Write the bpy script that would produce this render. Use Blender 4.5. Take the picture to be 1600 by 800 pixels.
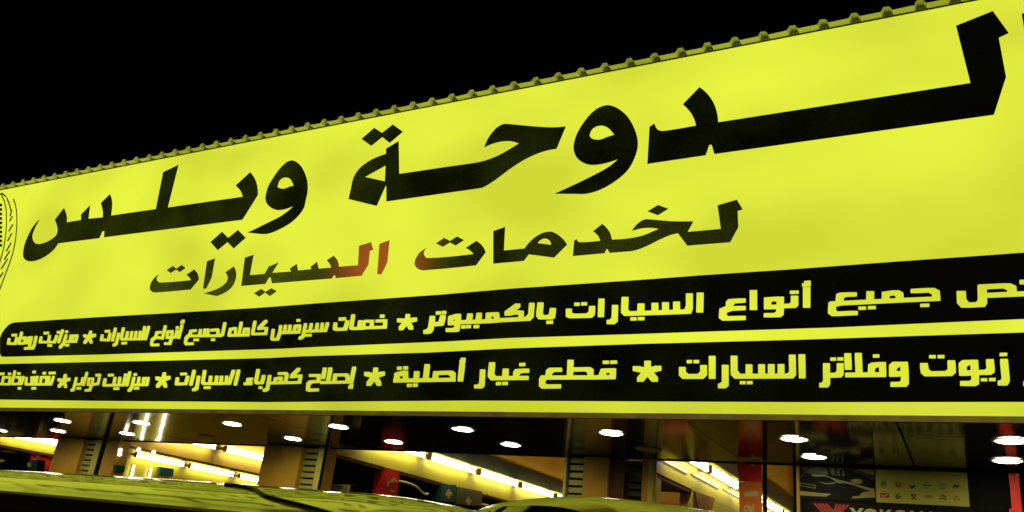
import bpy, bmesh, math, random
from mathutils import Vector, Matrix
from mathutils.geometry import tessellate_polygon
from mathutils.bvhtree import BVHTree
random.seed(7)
scene = bpy.context.scene
for o in list(bpy.data.objects):
    bpy.data.objects.remove(o)
C = scene.collection

# ------------------------------------------------------------------ camera
SUN_E = .55
H = 1.35                      # eye height
D = 7.0                       # distance to the sign face (plane y = D)
YB = 9.2                      # plane of the bay fronts under the canopy
YAW, PITCH, ROLL, F = math.radians(-29.731), math.radians(21.029), math.radians(6.4419), 1294.82
fw = Vector((math.sin(YAW)*math.cos(PITCH), math.cos(YAW)*math.cos(PITCH), math.sin(PITCH)))
rt = Vector((math.cos(YAW), -math.sin(YAW), 0)); up = rt.cross(fw)
rt, up = (math.cos(ROLL)*rt + math.sin(ROLL)*up), (-math.sin(ROLL)*rt + math.cos(ROLL)*up)
EYE = Vector((0, 0, H))
cam = bpy.data.cameras.new('camera'); camo = bpy.data.objects.new('camera', cam); C.objects.link(camo)
M = Matrix((rt, up, -fw)).transposed().to_4x4(); M.translation = EYE
camo.matrix_world = M
cam.sensor_width = 36; cam.lens = F/1600*36; cam.clip_start = 0.05; cam.clip_end = 3000
scene.camera = camo

# ------------------------------------------------------------------ night sky, exposure
w = bpy.data.worlds.new('World'); scene.world = w; w.use_nodes = True
nt = w.node_tree; bg = nt.nodes['Background']
sk = nt.nodes.new('ShaderNodeTexSky'); sk.sky_type = 'NISHITA'; sk.sun_disc = False
sk.sun_elevation = math.radians(-8); sk.sun_rotation = math.radians(200)
nt.links.new(sk.outputs[0], bg.inputs[0]); bg.inputs[1].default_value = 0.02
sun = bpy.data.lights.new('street_glow', 'SUN'); suno = bpy.data.objects.new('street_glow', sun); C.objects.link(suno)
sun.energy = SUN_E; sun.angle = math.radians(9); sun.color = (1.0, .74, .22)       # low, warm town light from behind the camera
suno.location = (-3, -8, 6)
suno.rotation_euler = Vector((-.30, 1, -.15)).to_track_quat('-Z', 'Y').to_euler()
scene.view_settings.view_transform = 'Standard'; scene.view_settings.look = 'None'
scene.view_settings.exposure = 0; scene.view_settings.gamma = 1
scene.render.engine = 'CYCLES'
scene.cycles.use_denoising = True
scene.cycles.max_bounces = 8; scene.cycles.glossy_bounces = 5; scene.cycles.diffuse_bounces = 4
scene.cycles.sample_clamp_indirect = 6

# ------------------------------------------------------------------ pixel rays -> points on real planes
def ray(x, y): return rt*((x-800)/F) - up*((y-400)/F) + fw
def onY(x, y, Y): d = ray(x, y); return EYE + d*(Y/d.y)
def onX(x, y, X): d = ray(x, y); return EYE + d*(X/d.x)
def onZ(x, y, Z): d = ray(x, y); return EYE + d*((Z-H)/d.z)
def zz(z): return z - 1.6 + H       # heights measured with a 1.6 m eye, moved to this one

# ------------------------------------------------------------------ materials
def new_mat(name):
    m = bpy.data.materials.new(name); m.use_nodes = True
    return m, m.node_tree, m.node_tree.nodes['Principled BSDF']
def mat(name, col, rough=.5, metal=0, spec=.5, coat=0, var=.15, scale=3, bump=0, bscale=60, rvar=0):
    m, t, b = new_mat(name)
    n = t.nodes; L = t.links
    tc = n.new('ShaderNodeTexCoord')
    nz = n.new('ShaderNodeTexNoise'); nz.inputs['Scale'].default_value = scale; nz.inputs['Detail'].default_value = 6
    L.new(tc.outputs['Object'], nz.inputs['Vector'])
    rp = n.new('ShaderNodeMapRange'); rp.inputs[1].default_value = .3; rp.inputs[2].default_value = .7
    rp.inputs[3].default_value = 1-var; rp.inputs[4].default_value = 1+var
    L.new(nz.outputs['Fac'], rp.inputs[0])
    mx = n.new('ShaderNodeVectorMath'); mx.operation = 'SCALE'; mx.inputs[0].default_value = col[:3]
    L.new(rp.outputs[0], mx.inputs['Scale']); L.new(mx.outputs[0], b.inputs['Base Color'])
    b.inputs['Roughness'].default_value = rough; b.inputs['Metallic'].default_value = metal
    b.inputs['Specular IOR Level'].default_value = spec
    b.inputs['Coat Weight'].default_value = coat; b.inputs['Coat Roughness'].default_value = .03
    if rvar:
        r2 = n.new('ShaderNodeMapRange'); r2.inputs[3].default_value = max(0, rough-rvar); r2.inputs[4].default_value = rough+rvar
        L.new(nz.outputs['Fac'], r2.inputs[0]); L.new(r2.outputs[0], b.inputs['Roughness'])
    if bump:
        n2 = n.new('ShaderNodeTexNoise'); n2.inputs['Scale'].default_value = bscale; n2.inputs['Detail'].default_value = 4
        L.new(tc.outputs['Object'], n2.inputs['Vector'])
        bp = n.new('ShaderNodeBump'); bp.inputs['Strength'].default_value = bump; bp.inputs['Distance'].default_value = .01
        L.new(n2.outputs['Fac'], bp.inputs['Height']); L.new(bp.outputs[0], b.inputs['Normal'])
    return m
def emit(name, col, s):
    m, t, b = new_mat(name)
    b.inputs['Base Color'].default_value = (.6, .6, .6, 1)
    b.inputs['Emission Color'].default_value = (*col, 1); b.inputs['Emission Strength'].default_value = s
    return m

def sign_face(name):
    # backlit acrylic: the lamps inside the box make soft brighter patches
    m, t, b = new_mat(name); n = t.nodes; L = t.links
    g = n.new('ShaderNodeNewGeometry')
    mp = n.new('ShaderNodeMapping'); mp.inputs['Scale'].default_value = (.55, 1, .8)
    L.new(g.outputs['Position'], mp.inputs['Vector'])
    nz = n.new('ShaderNodeTexNoise'); nz.inputs['Scale'].default_value = 1.1; nz.inputs['Detail'].default_value = 1.5
    L.new(mp.outputs[0], nz.inputs['Vector'])
    cr = n.new('ShaderNodeValToRGB')
    cr.color_ramp.elements[0].position = .33; cr.color_ramp.elements[0].color = (.60, .67, .037, 1)
    cr.color_ramp.elements[1].position = .68; cr.color_ramp.elements[1].color = (.775, .875, .050, 1)
    e = cr.color_ramp.elements.new(.5); e.color = (.70, .785, .045, 1)
    L.new(nz.outputs['Fac'], cr.inputs[0])
    # the box is dimmer along its bottom and top rails, past the last lamp
    sp = n.new('ShaderNodeSeparateXYZ'); L.new(g.outputs['Position'], sp.inputs[0])
    lo = n.new('ShaderNodeMapRange'); lo.inputs[1].default_value = SZ0+.05; lo.inputs[2].default_value = SZ0+.55
    lo.inputs[3].default_value = .80; lo.inputs[4].default_value = 1; L.new(sp.outputs[2], lo.inputs[0])
    hi = n.new('ShaderNodeMapRange'); hi.inputs[1].default_value = SZ1-.5; hi.inputs[2].default_value = SZ1
    hi.inputs[3].default_value = 1; hi.inputs[4].default_value = .96; L.new(sp.outputs[2], hi.inputs[0])
    mu = n.new('ShaderNodeMath'); mu.operation = 'MULTIPLY'; L.new(lo.outputs[0], mu.inputs[0]); L.new(hi.outputs[0], mu.inputs[1])
    b.inputs['Base Color'].default_value = (.25, .26, .03, 1); b.inputs['Roughness'].default_value = .35
    b.inputs['Specular IOR Level'].default_value = .2
    L.new(cr.outputs[0], b.inputs['Emission Color']); L.new(mu.outputs[0], b.inputs['Emission Strength'])
    return m
def vinyl(name, col, s, fade=None):
    # dark film that lets a little of the backlight through, unevenly
    m, t, b = new_mat(name); n = t.nodes; L = t.links
    b.inputs['Base Color'].default_value = (.0008, .0008, .0006, 1); b.inputs['Roughness'].default_value = .5
    b.inputs['Specular IOR Level'].default_value = .04
    g = n.new('ShaderNodeNewGeometry')
    nz = n.new('ShaderNodeTexNoise'); nz.inputs['Scale'].default_value = 1.0; nz.inputs['Detail'].default_value = 4
    L.new(g.outputs['Position'], nz.inputs['Vector'])
    fine = n.new('ShaderNodeTexNoise'); fine.inputs['Scale'].default_value = 55; fine.inputs['Detail'].default_value = 3
    L.new(g.outputs['Position'], fine.inputs['Vector'])
    a = n.new('ShaderNodeMapRange'); a.inputs[1].default_value = .35; a.inputs[2].default_value = .68; a.inputs[3].default_value = .25; a.inputs[4].default_value = 1.3
    L.new(nz.outputs['Fac'], a.inputs[0])
    f2 = n.new('ShaderNodeMapRange'); f2.inputs[1].default_value = .3; f2.inputs[2].default_value = .7; f2.inputs[3].default_value = .7; f2.inputs[4].default_value = 1.3
    L.new(fine.outputs['Fac'], f2.inputs[0])
    # film is denser towards the right-hand end of the sign
    sp = n.new('ShaderNodeSeparateXYZ'); L.new(g.outputs['Position'], sp.inputs[0])
    dn = n.new('ShaderNodeMapRange'); dn.inputs[1].default_value = -7; dn.inputs[2].default_value = .2; dn.inputs[3].default_value = 1; dn.inputs[4].default_value = .06
    L.new(sp.outputs[0], dn.inputs[0])
    m1 = n.new('ShaderNodeMath'); m1.operation = 'MULTIPLY'; L.new(a.outputs[0], m1.inputs[0]); L.new(f2.outputs[0], m1.inputs[1])
    m2 = n.new('ShaderNodeMath'); m2.operation = 'MULTIPLY'; L.new(m1.outputs[0], m2.inputs[0]); L.new(dn.outputs[0], m2.inputs[1])
    sc = n.new('ShaderNodeVectorMath'); sc.operation = 'SCALE'; sc.inputs[0].default_value = (col[0]*s, col[1]*s, col[2]*s)
    L.new(m2.outputs[0], sc.inputs['Scale'])
    out = sc.outputs[0]
    if fade:      # bleached, reddish stretch of the film
        p, r, fc = fade
        vd = n.new('ShaderNodeVectorMath'); vd.operation = 'DISTANCE'; vd.inputs[1].default_value = p
        L.new(g.outputs['Position'], vd.inputs[0])
        mr = n.new('ShaderNodeMapRange'); mr.interpolation_type = 'SMOOTHSTEP'
        mr.inputs[1].default_value = .12; mr.inputs[2].default_value = r; mr.inputs[3].default_value = 1; mr.inputs[4].default_value = 0
        L.new(vd.outputs['Value'], mr.inputs[0])
        mx = n.new('ShaderNodeMix'); mx.data_type = 'VECTOR'
        L.new(mr.outputs[0], mx.inputs[0]); L.new(out, mx.inputs[4]); mx.inputs[5].default_value = fc
        out = mx.outputs[1]
    L.new(out, b.inputs['Emission Color']); b.inputs['Emission Strength'].default_value = 1
    return m

SZ0, SZ1 = H + .2092*D, H + .7368*D          # bottom and top of the lit face
ZS = H + .2025*D                             # soffit
FACE = sign_face('backlit_yellow_acrylic')
VIN1 = vinyl('black_vinyl', (.020, .027, .0015), .85)
faded_at = onY(598, 405, D)
VIN2 = vinyl('worn_black_vinyl', (.046, .054, .003), 1.0, (faded_at, .95, (.34, .085, .012)))
BAND = vinyl('black_band_vinyl', (.012, .016, .001), .7)
ALU = mat('dull_aluminium', (.50, .50, .24), .5, .1, var=.25, scale=6)
SHEET = mat('painted_steel_sheet', (.88, .92, 1.0), .5, 0, var=.08, scale=2)
def soffit_mat():
    return mat('gloss_black_panel', (.036, .040, .014), .11, 0, .33, var=.3, scale=1.2, bump=.04, bscale=2.2)
SOFF = soffit_mat()
SOFFW = mat('rippled_black_panel', (.036, .040, .014), .14, 0, .33, var=.3, scale=1.2, bump=1.0, bscale=1.5)
BLK = mat('matt_black', (.003, .003, .0025), .7, spec=.15)
DARK = mat('dark_green', (.018, .024, .012), .35, var=.3)
PLAST = mat('ochre_plaster', (.54, .31, .03), .7, var=.14, scale=2.2, bump=.15, bscale=25)
WALLY = mat('yellow_wall_paint', (.64, .53, .024), .5, var=.08, scale=1.2, bump=.05, bscale=30)
WALLO = mat('ochre_wall_paint', (.78, .48, .05), .6, var=.1, scale=1.5)
BRN = mat('dark_brown_paint', (.10, .035, .012), .5, var=.2)
POST = mat('cream_post', (.56, .52, .13), .4, var=.12)
SLAT = mat('olive_slat', (.42, .41, .09), .45, .1, var=.2, scale=8)
BATTEN = mat('batten_cream', (.62, .52, .14), .4)
BRASS = mat('tube_holder', (.42, .34, .10), .4)
TUBE = emit('fluorescent_glow', (1.0, .98, .80), 10.5)
REFL = emit('reflected_tube_glow', (1.0, .95, .55), 1.1)  # glow standing in for the twin tubes' light reflected at the wall
def lamp_mat():
    m = emit('downlight_glow', (1.0, .97, .60), 34); n = m.node_tree.nodes; L = m.node_tree.links
    tc = n.new('ShaderNodeTexCoord'); v = n.new('ShaderNodeVectorMath'); v.operation = 'MULTIPLY'; v.inputs[1].default_value = (1, 1, 0)
    ln = n.new('ShaderNodeVectorMath'); ln.operation = 'LENGTH'; mr = n.new('ShaderNodeMapRange'); mr.interpolation_type = 'SMOOTHSTEP'
    mr.inputs[1].default_value = .08; mr.inputs[2].default_value = .121; mr.inputs[3].default_value = 36; mr.inputs[4].default_value = .55
    L.new(tc.outputs['Object'], v.inputs[0]); L.new(v.outputs[0], ln.inputs[0]); L.new(ln.outputs['Value'], mr.inputs[0]); L.new(mr.outputs[0], n['Principled BSDF'].inputs['Emission Strength'])
    return m
LAMP = lamp_mat()          # opal lens, dimmer towards its rim
LAMPOFF = mat('downlight_off_lens', (.55, .52, .25), .3)
RING = mat('downlight_ring', (.5, .48, .25), .3, .6)
RED = mat('red_fabric', (.82, .018, .008), .6, var=.2, scale=14, bump=.3, bscale=25)
REDO = mat('orange_red_fabric', (.80, .17, .03), .6, var=.2, scale=9)
PALE = mat('pale_print', (.62, .56, .22), .5)
GRN = mat('green_box', (.012, .10, .06), .45, var=.25, scale=9)
OLV = mat('olive_box', (.13, .125, .04), .5, var=.2, scale=9)
CREAM = mat('cream_plastic', (.62, .60, .34), .4)
PAPER = mat('poster_paper', (.52, .49, .07), .55, var=.05)
INK = mat('black_ink', (.015, .015, .01), .5)
INKR = mat('red_ink', (.42, .02, .012), .5)
INKO = mat('ochre_ink', (.36, .24, .06), .5)
INKG = mat('grey_ink', (.17, .16, .05), .5)
PHOTO = mat('dark_print', (.005, .005, .003), .6, spec=.15)
PHOTOG = mat('green_print', (.085, .085, .025), .5, var=.6, scale=14)
PHOTOY = mat('ochre_print', (.32, .27, .075), .5, var=.25, scale=10)
LETY = mat('yellow_print', (.55, .50, .14), .5)
CLOTH = mat('brown_cloth', (.42, .19, .03), .8, var=.2, scale=6)
TYRE = mat('rubber', (.012, .012, .012), .8)
RIM = mat('alloy', (.45, .45, .45), .3, 1)
GLASS = mat('tinted_car_glass', (.006, .007, .005), .03, spec=.5, var=.1)
PAINT1 = mat('champagne_car_paint', (.34, .30, .17), .28, .15, .5, coat=1, var=.03); PAINT1.node_tree.nodes['Principled BSDF'].inputs['Coat Roughness'].default_value = .07
PAINT2 = mat('silver_car_paint', (.46, .36, .12), .32, .1, .5, coat=.7, var=.03); PAINT2.node_tree.nodes['Principled BSDF'].inputs['Coat Roughness'].default_value = .16
RUBBER = mat('black_rubber', (.006, .006, .006), .45)
GROUND = mat('asphalt', (.05, .05, .048), .85, var=.3, scale=2, bump=.4, bscale=90)

# ------------------------------------------------------------------ mesh helpers (all points given in world space)
def wloc(o):
    v = Vector((0, 0, 0))
    while o: v = v + o.location; o = o.parent
    return v
def link(name, verts, faces, m, parent=None, smooth=False):
    verts = [Vector(v) for v in verts]
    lo = Vector([min(v[i] for v in verts) for i in range(3)]); hi = Vector([max(v[i] for v in verts) for i in range(3)])
    base = Vector(((lo.x+hi.x)/2, (lo.y+hi.y)/2, lo.z))
    me = bpy.data.meshes.new(name); me.from_pydata([v-base for v in verts], [], faces); me.update()
    if smooth:
        for p in me.polygons: p.use_smooth = True
    me.materials.append(m)
    o = bpy.data.objects.new(name, me); C.objects.link(o)
    if parent: o.parent = parent
    o.location = base - (wloc(parent) if parent else Vector((0, 0, 0)))
    return o
def tag(o, label, cat, group=None):
    o['label'] = label; o['category'] = cat
    if group: o['group'] = group
    return o
def thing(name, loc, label, cat, group=None):
    o = bpy.data.objects.new(name, None); C.objects.link(o); o.location = loc; o.empty_display_size = .2
    return tag(o, label, cat, group)
def struct(o): o['kind'] = 'structure'; return o
def boxg(x0, x1, y0, y1, z0, z1, bev=0):
    bm = bmesh.new()
    bmesh.ops.create_cube(bm, size=1)
    for v in bm.verts:
        v.co = Vector((x0+(v.co.x+.5)*(x1-x0), y0+(v.co.y+.5)*(y1-y0), z0+(v.co.z+.5)*(z1-z0)))
    if bev: bmesh.ops.bevel(bm, geom=bm.edges[:], offset=bev, segments=2, affect='EDGES', profile=.5)
    bm.verts.index_update()
    v = [q.co.copy() for q in bm.verts]; f = [[q.index for q in p.verts] for p in bm.faces]; bm.free()
    return v, f
def box(name, x0, x1, y0, y1, z0, z1, m, parent=None, bev=0):
    v, f = boxg(x0, x1, y0, y1, z0, z1, bev); return link(name, v, f, m, parent)
def join(*parts):
    V, Fc = [], []
    for v, f in parts:
        k = len(V); V += v; Fc += [[i+k for i in p] for p in f]
    return V, Fc
def tubeg(pts, r, n=10, closed_ends=True):
    V, Fc = [], []
    pts = [Vector(p) for p in pts]
    for i, p in enumerate(pts):
        d = (pts[min(i+1, len(pts)-1)] - pts[max(i-1, 0)]).normalized()
        a = d.cross(Vector((0, 0, 1)));  a = a if a.length > .1 else d.cross(Vector((1, 0, 0)))
        a.normalize(); b = d.cross(a)
        for k in range(n):
            t = 2*math.pi*k/n; V.append(p + a*(r*math.cos(t)) + b*(r*math.sin(t)))
    for i in range(len(pts)-1):
        for k in range(n):
            Fc.append([i*n+k, i*n+(k+1) % n, (i+1)*n+(k+1) % n, (i+1)*n+k])
    if closed_ends: Fc.append(list(range(n))[::-1]); Fc.append([(len(pts)-1)*n+k for k in range(n)])
    return V, Fc
def prism(loops, mapf, t, back):
    """polygon (outer + holes) in any 2-D units -> thin solid; mapf(x,y) gives the front point, back is the offset to the rear face."""
    loops3 = [[Vector((p[0], p[1], 0)) for p in lp] for lp in loops]
    tri = tessellate_polygon(loops3)
    flat = [p for lp in loops for p in lp]
    fr = [mapf(*p) + t for p in flat]; bk = [v + back for v in fr]
    n = len(flat); V = fr + bk; Fc = []
    for a in tri: Fc.append(list(a)); Fc.append([i+n for i in a[::-1]])
    s = 0
    for lp in loops:
        m_ = len(lp)
        for i in range(m_):
            a, b = s+i, s+(i+1) % m_; Fc.append([a, b, b+n, a+n])
        s += m_
    return V, Fc

def smooth_path(pts, closed=True, k=5):
    """points are (x,y) corners or (x,y,1) smooth points"""
    out = []; n = len(pts)
    for i in range(n if closed else n-1):
        a, b = pts[i], pts[(i+1) % n]
        sa, sb = len(a) > 2, len(b) > 2
        A = Vector(a[:2]); B = Vector(b[:2])
        if out and (out[-1]-A).length < 1e-6: out.pop()
        out.append(A)
        if not (sa or sb): continue
        P = Vector(pts[i-1][:2]) if (closed or i > 0) else A
        N = Vector(pts[(i+2) % n][:2]) if (closed or i+2 < n) else B
        L = (B-A).length
        ta = ((B-P).normalized()*L) if sa and (B-P).length > 1e-6 else (B-A)
        tb = ((N-A).normalized()*L) if sb and (N-A).length > 1e-6 else (B-A)
        if not sa: ta = (B-A)*1.5 - tb*.5
        if not sb: tb = (B-A)*1.5 - ta*.5
        for j in range(1, k):
            u = j/k; u2 = u*u; u3 = u2*u
            out.append(A*(2*u3-3*u2+1) + ta*(u3-2*u2+u) + B*(-2*u3+3*u2) + tb*(u3-u2))
    if not closed: out.append(Vector(pts[-1][:2]))
    return [(p.x, p.y) for p in out]
def cr(ox, oy, s, pts):
    return [((ox+p[0]*s, oy+p[1]*s, 1) if len(p) > 2 else (ox+p[0]*s, oy+p[1]*s)) for p in pts]
def PT(s):
    out = []
    for t in s.split():
        sm = t.endswith('s'); a, b = t.rstrip('s').split(',')
        out.append((float(a), float(b), 1) if sm else (float(a), float(b)))
    return out

# ================================================================== ground
g = link('ground', [(-60, -60, 0), (60, -60, 0), (60, 60, 0), (-60, 60, 0)], [[0, 1, 2, 3]], GROUND); struct(g)

# ================================================================== the lit fascia sign
SX0, SX1 = -16.6, 5.2
sign = thing('shop_sign', ((SX0+SX1)/2, D, SZ0-.06), 'long backlit yellow fascia sign with black Arabic lettering above the canopy', 'sign')
on_sign = lambda x, y: onY(x, y, D)
box('sign_face', SX0, SX1, D, D+.012, SZ0, SZ1, FACE, sign)
box('sign_case', SX0-.03, SX1+.03, D+.014, D+.26, ZS+.012, SZ1-.012, ALU, sign)
bot = link('bottom_rail', *join(boxg(SX0-.03, SX1+.03, D-.022, D+.012, SZ0-.050, SZ0-.001, .004), boxg(SX0-.03, SX1+.03, D-.034, D-.024, SZ0-.052, SZ0-.040)), ALU, sign)
box('top_rail', SX0-.03, SX1+.03, D-.008, D+.012, SZ1+.001, SZ1+.007, BLK, sign)

def letter(loops, m, name='letter', front=.0045):
    lp = [smooth_path(l) for l in loops]
    return link(name, *prism(lp, on_sign, Vector((0, -front, 0)), Vector((0, .003, 0))), m, sign)

A1 = lambda s: cr(20, 230, .1875, PT(s)); A2 = lambda s: cr(20, 280, .1875, PT(s))
B1 = lambda s: cr(300, 240, .125, PT(s)); B2 = lambda s: cr(300, 310, .125, PT(s))
E1 = lambda s: cr(530, 180, .125, PT(s)); E2 = lambda s: cr(530, 240, .125, PT(s))
F1 = lambda s: cr(700, 170, .1875, PT(s)); K1 = lambda s: cr(1000, 120, .1875, PT(s)); L1 = lambda s: cr(1400, 0, .25, PT(s))
# first line
letter([A2('225,335 190,400s 165,470s 175,520s 205,540s 250,535s 310,510s 362,470 375,430s 370,390s 352,338 428,240 447,290s 453,330s 450,360 570,340 570,295 645,218 632,330 752,318 750,260s 735,200 810,125 827,170s 828,240s 820,303 1193,250')
        + A1('1255,208 1382,148 1293,503') + B1('637,540 610,470s 548,400 730,232 790,320s 820,420s 825,520') + B2('632,268')
        + A2('762,485 765,433 748,435 723,492 380,535 340,590s 270,645s 190,680s 130,683s 95,660s 88,610s 105,530s 150,430s 190,370s')], VIN1)
letter([B2('233,547 378,417 455,495 578,395 673,493 523,627 445,548 323,648')], VIN1, 'letter_dots')
letter([B1('1270,88s 1350,140s 1410,240s 1445,360s 1445,480s 1420,600s') + B2('1400,120s 1330,220s 1230,310s 1120,375s 1010,425s 920,447s 800,440s 695,427 800,380s 950,305s 1100,230s 1200,160s 1270,98 1200,125s 1120,145s 1050,143s 980,110s 935,60s')
        + B1('920,560s 930,490s 960,400s 1020,300s 1090,200s 1170,120s 1220,92s'),
        B1('1075,400s 1090,350s 1130,310s 1180,300s 1225,315s 1255,360s 1272,403 1220,415s 1160,438s 1100,435s 1072,418s')], VIN1)
letter([E1('280,298 440,160 538,222 672,118 798,208 632,348 540,275 402,385')], VIN1, 'letter_dots')
letter([E1('745,325 752,735') + F1('0,483 180,458 300,435s 420,390s 510,340s 592,290 530,272s 460,272s 380,290s 303,322 340,240s 400,165s 440,138s 475,127s 600,137s 750,150s 880,155s 983,148 905,335 820,350s 720,385s 620,435s 520,500s 420,575s 340,630s 285,660')
        + E2('592,600 590,405 583,403 470,655 120,570 150,430s 175,320s 220,230s 290,155s 400,80s 500,35s 585,5') + E1('590,418'),
        E2('325,293 583,150 572,348')], VIN1)
letter([F1('1340,-29s 1420,0s 1500,70s 1560,180s 1583,290s 1560,400s 1500,510s 1400,600s 1280,670s 1160,708s 1050,710s 890,708 1050,635s 1200,562s 1340,485s 1418,420 1330,450s 1230,468s 1150,460s 1080,415s 1050,350s 1052,280s 1085,190s 1150,90s 1210,25s 1265,-12s'),
        F1('1182,220s 1200,175s 1240,148s 1290,142s 1340,165s 1385,218 1330,235s 1270,257s 1215,255s 1190,240s')], VIN1)
letter([K1('80,418 122,390 135,425s 160,447s 200,452s 467,408 450,350s 415,290s 358,230 497,87 560,140s 610,210s 640,290s 653,380') + L1('465,520 375,162 605,70 705,208 642,237 688,482 612,718') + K1('620,645 598,568 578,568 548,655 62,727')], VIN1)
letter([PT('1596.5,22 1655,2 1668,165 1630,180 1618,160')], VIN1)
# second line
S1 = lambda s: cr(220, 380, .125, PT(s)); S2 = lambda s: cr(360, 380, .125, PT(s)); S3 = lambda s: cr(480, 360, .125, PT(s))
S4 = lambda s: cr(640, 340, .125, PT(s)); S5 = lambda s: cr(800, 330, .125, PT(s)); S6 = lambda s: cr(980, 300, .125, PT(s))
letter([S1('235,395 205,425s 205,465s 245,492s 630,462 605,425s 572,398 668,328 705,370s 725,420s 725,460 625,580 180,617s 140,605s 115,570s 125,510s 160,450s 200,410s')], VIN2)
letter([S1('325,338 402,285 448,318 513,272 562,310 488,362 442,330 375,375')], VIN2, 'letter_dots')
letter([S1('830,228 930,190 888,430 820,568 780,570')], VIN2)
letter([S1('1165,290 1190,350s 1195,410s 1170,500s 1120,570s 1040,625s 950,662 790,628 900,595s 1000,550s 1070,490s 1090,430s 1060,365')], VIN2)
letter([S2('183,183 292,145 245,400 430,385 480,295 603,242 525,372 760,355 745,318 832,260 848,342 1015,325 1003,297 1087,233 1105,320 1265,305 1240,255s 1207,215 1292,157 1330,200s 1352,250s 1357,295')
        + S3('637,437 650,195 800,148 828,243 785,258 768,425 682,568 360,598 350,562 335,562 310,602') + S2('522,503 505,430 485,430 440,510 138,535')], VIN2)
letter([S2('295,628 388,572 440,608 517,562 582,602 493,662 435,618 362,670')], VIN2, 'letter_dots')
letter([S3('905,170 1032,123 1003,400 930,550 878,550')], VIN2)['label'] = 'faded reddish brown letter stroke'
letter([S4('215,383 182,425s 185,470s 225,507s 800,457 760,415s 703,380 835,293 890,330s 930,380s 952,435 832,598 190,659s 120,648s 70,600s 70,540s 110,460s 165,408s')], VIN2)
letter([S4('330,322 435,255 508,292 595,237 682,282 577,350 505,312 418,367')], VIN2, 'letter_dots')
letter([S4('1048,170 1195,118 1180,412 1435,388') + S5('160,465 220,390s 300,320s 400,268s 500,257 560,285s 620,330s 665,380s 690,420 527,582 212,540 150,622') + S4('1048,577'),
        S5('320,400 360,360s 410,342s 455,355s 482,385s 490,422')], VIN2)
letter([S5('778,372 812,350 822,375s 850,390s 1105,372 1080,315s 1015,252 1130,160 1190,215s 1230,280s 1250,357 1430,345s')
        + S6('160,555s 250,525s 330,490s 397,463 300,450s 190,455s 62,487 100,430s 160,375s 220,345s 300,345s 560,367s 828,368 757,500 1172,463 1130,168 1372,98 1445,218 1382,240 1390,440 1288,630 750,672 635,517 540,540s 420,590s 280,660s 160,712s 60,740s 0,745s')
        + S5('1218,522 1198,475 1183,475 1158,527 763,562')], VIN2)
letter([S6('255,243 388,163 515,212 385,292')], VIN2, 'letter_dots')

# the two black bands with the service list
b1t = [(22, 504), (160, 495.2), (280, 488.5), (405, 481), (500, 473.7), (687, 460.6), (800, 451), (1000, 437.5), (1100, 430), (1237, 421), (1400, 408.9), (1525, 400.3), (1600, 394.8)]
b1b = [(1600, 498.6), (1480, 503.8), (1300, 511.9), (1100, 518.4), (1000, 521.9), (800, 528.1), (700, 533.5), (500, 541.9), (440, 545), (300, 549.5), (160, 554)]
b2t = [(0, 568.8), (160, 565.5), (260, 563.5), (420, 559.5), (470, 556.9), (670, 551), (800, 544.4), (1000, 537.5), (1250, 531), (1400, 526), (1600, 519.6)]
b2b = [(1600, 628.2), (1250, 628.5), (1080, 627.7), (730, 626), (470, 628), (420, 628.4), (160, 626.5), (0, 624.4)]
def band(top, bottom, left):
    T = [on_sign(*p) for p in top]; B = [on_sign(*p) for p in bottom]
    T.append(Vector((4.6, D, T[-1].z))); B.insert(0, Vector((4.6, D, B[0].z)))
    loop = T + B + [on_sign(*p) for p in left]
    return link('black_band', *prism([[(p.x, p.z) for p in loop]], lambda x, z: Vector((x, D, z)), Vector((0, -.0045, 0)), Vector((0, .003, 0))), BAND, sign)
band(b1t, b1b, [(8, 557.6), (4, 557.4), (1.2, 555.5), (0, 551), (0, 540), (0, 529), (3, 521), (7, 515), (13.5, 508), (18, 505.3)])
lz = on_sign(0, 568.8).z; lz2 = on_sign(0, 624.4).z
lx = [(-15.05, lz2+.02), (-15.16, lz2+.1), (-15.2, lz2+.2), (-15.16, lz-.16), (-15.05, lz-.05), (-14.9, lz)]
def band2():
    T = [on_sign(*p) for p in b2t]; B = [on_sign(*p) for p in b2b]
    T.append(Vector((4.6, D, T[-1].z))); B.insert(0, Vector((4.6, D, B[0].z)))
    loop = [(p.x, p.z) for p in T+B] + lx
    link('black_band', *prism([loop], lambda x, z: Vector((x, D, z)), Vector((0, -.0045, 0)), Vector((0, .003, 0))), BAND, sign)
band2()

OCT = [(1, .8), (.86, 1), (-.86, 1), (-1, .8), (-1, -.8), (-.86, -1), (.86, -1), (1, -.8)]
def hull(pts):
    pts = sorted(set(pts))
    def half(ps):
        h = []
        for p in ps:
            while len(h) > 1 and (h[-1][0]-h[-2][0])*(p[1]-h[-2][1]) - (h[-1][1]-h[-2][1])*(p[0]-h[-2][0]) <= 0: h.pop()
            h.append(p)
        return h
    return half(pts)[:-1] + half(pts[::-1])[:-1]
def strokes(name, crop, lines, pen, dots=(), dpen=(36, 42), m=None, mapf=None, parent=None, front=.0075, nrm=Vector((0, -1, 0)), pens=None):
    """brush strokes of a rounded pen; every stroke segment is one facet, each a hair in front of the last."""
    ox, oy, s = crop; V, Fc = [], []; k = 0
    mapf = mapf or on_sign
    for L, pn in [(l, pen) for l in lines] + [(d, dpen) for d in dots]:
        if len(L) == 1: L = L*2
        for a, b in zip(L, L[1:]):
            pts = [(q[0]+c[0]*pn[0]/2, q[1]+c[1]*pn[1]/2) for q in (a[:2], b[:2]) for c in OCT]
            h = hull([(round(x, 2), round(y, 2)) for x, y in pts])
            i0 = len(V); k += 1
            V += [mapf(ox+x*s, oy+y*s) + nrm*(front + k*2e-5) for x, y in h]; Fc.append(list(range(i0, len(V))))
    return link(name, V, Fc, m or FACE, parent or sign)
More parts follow.
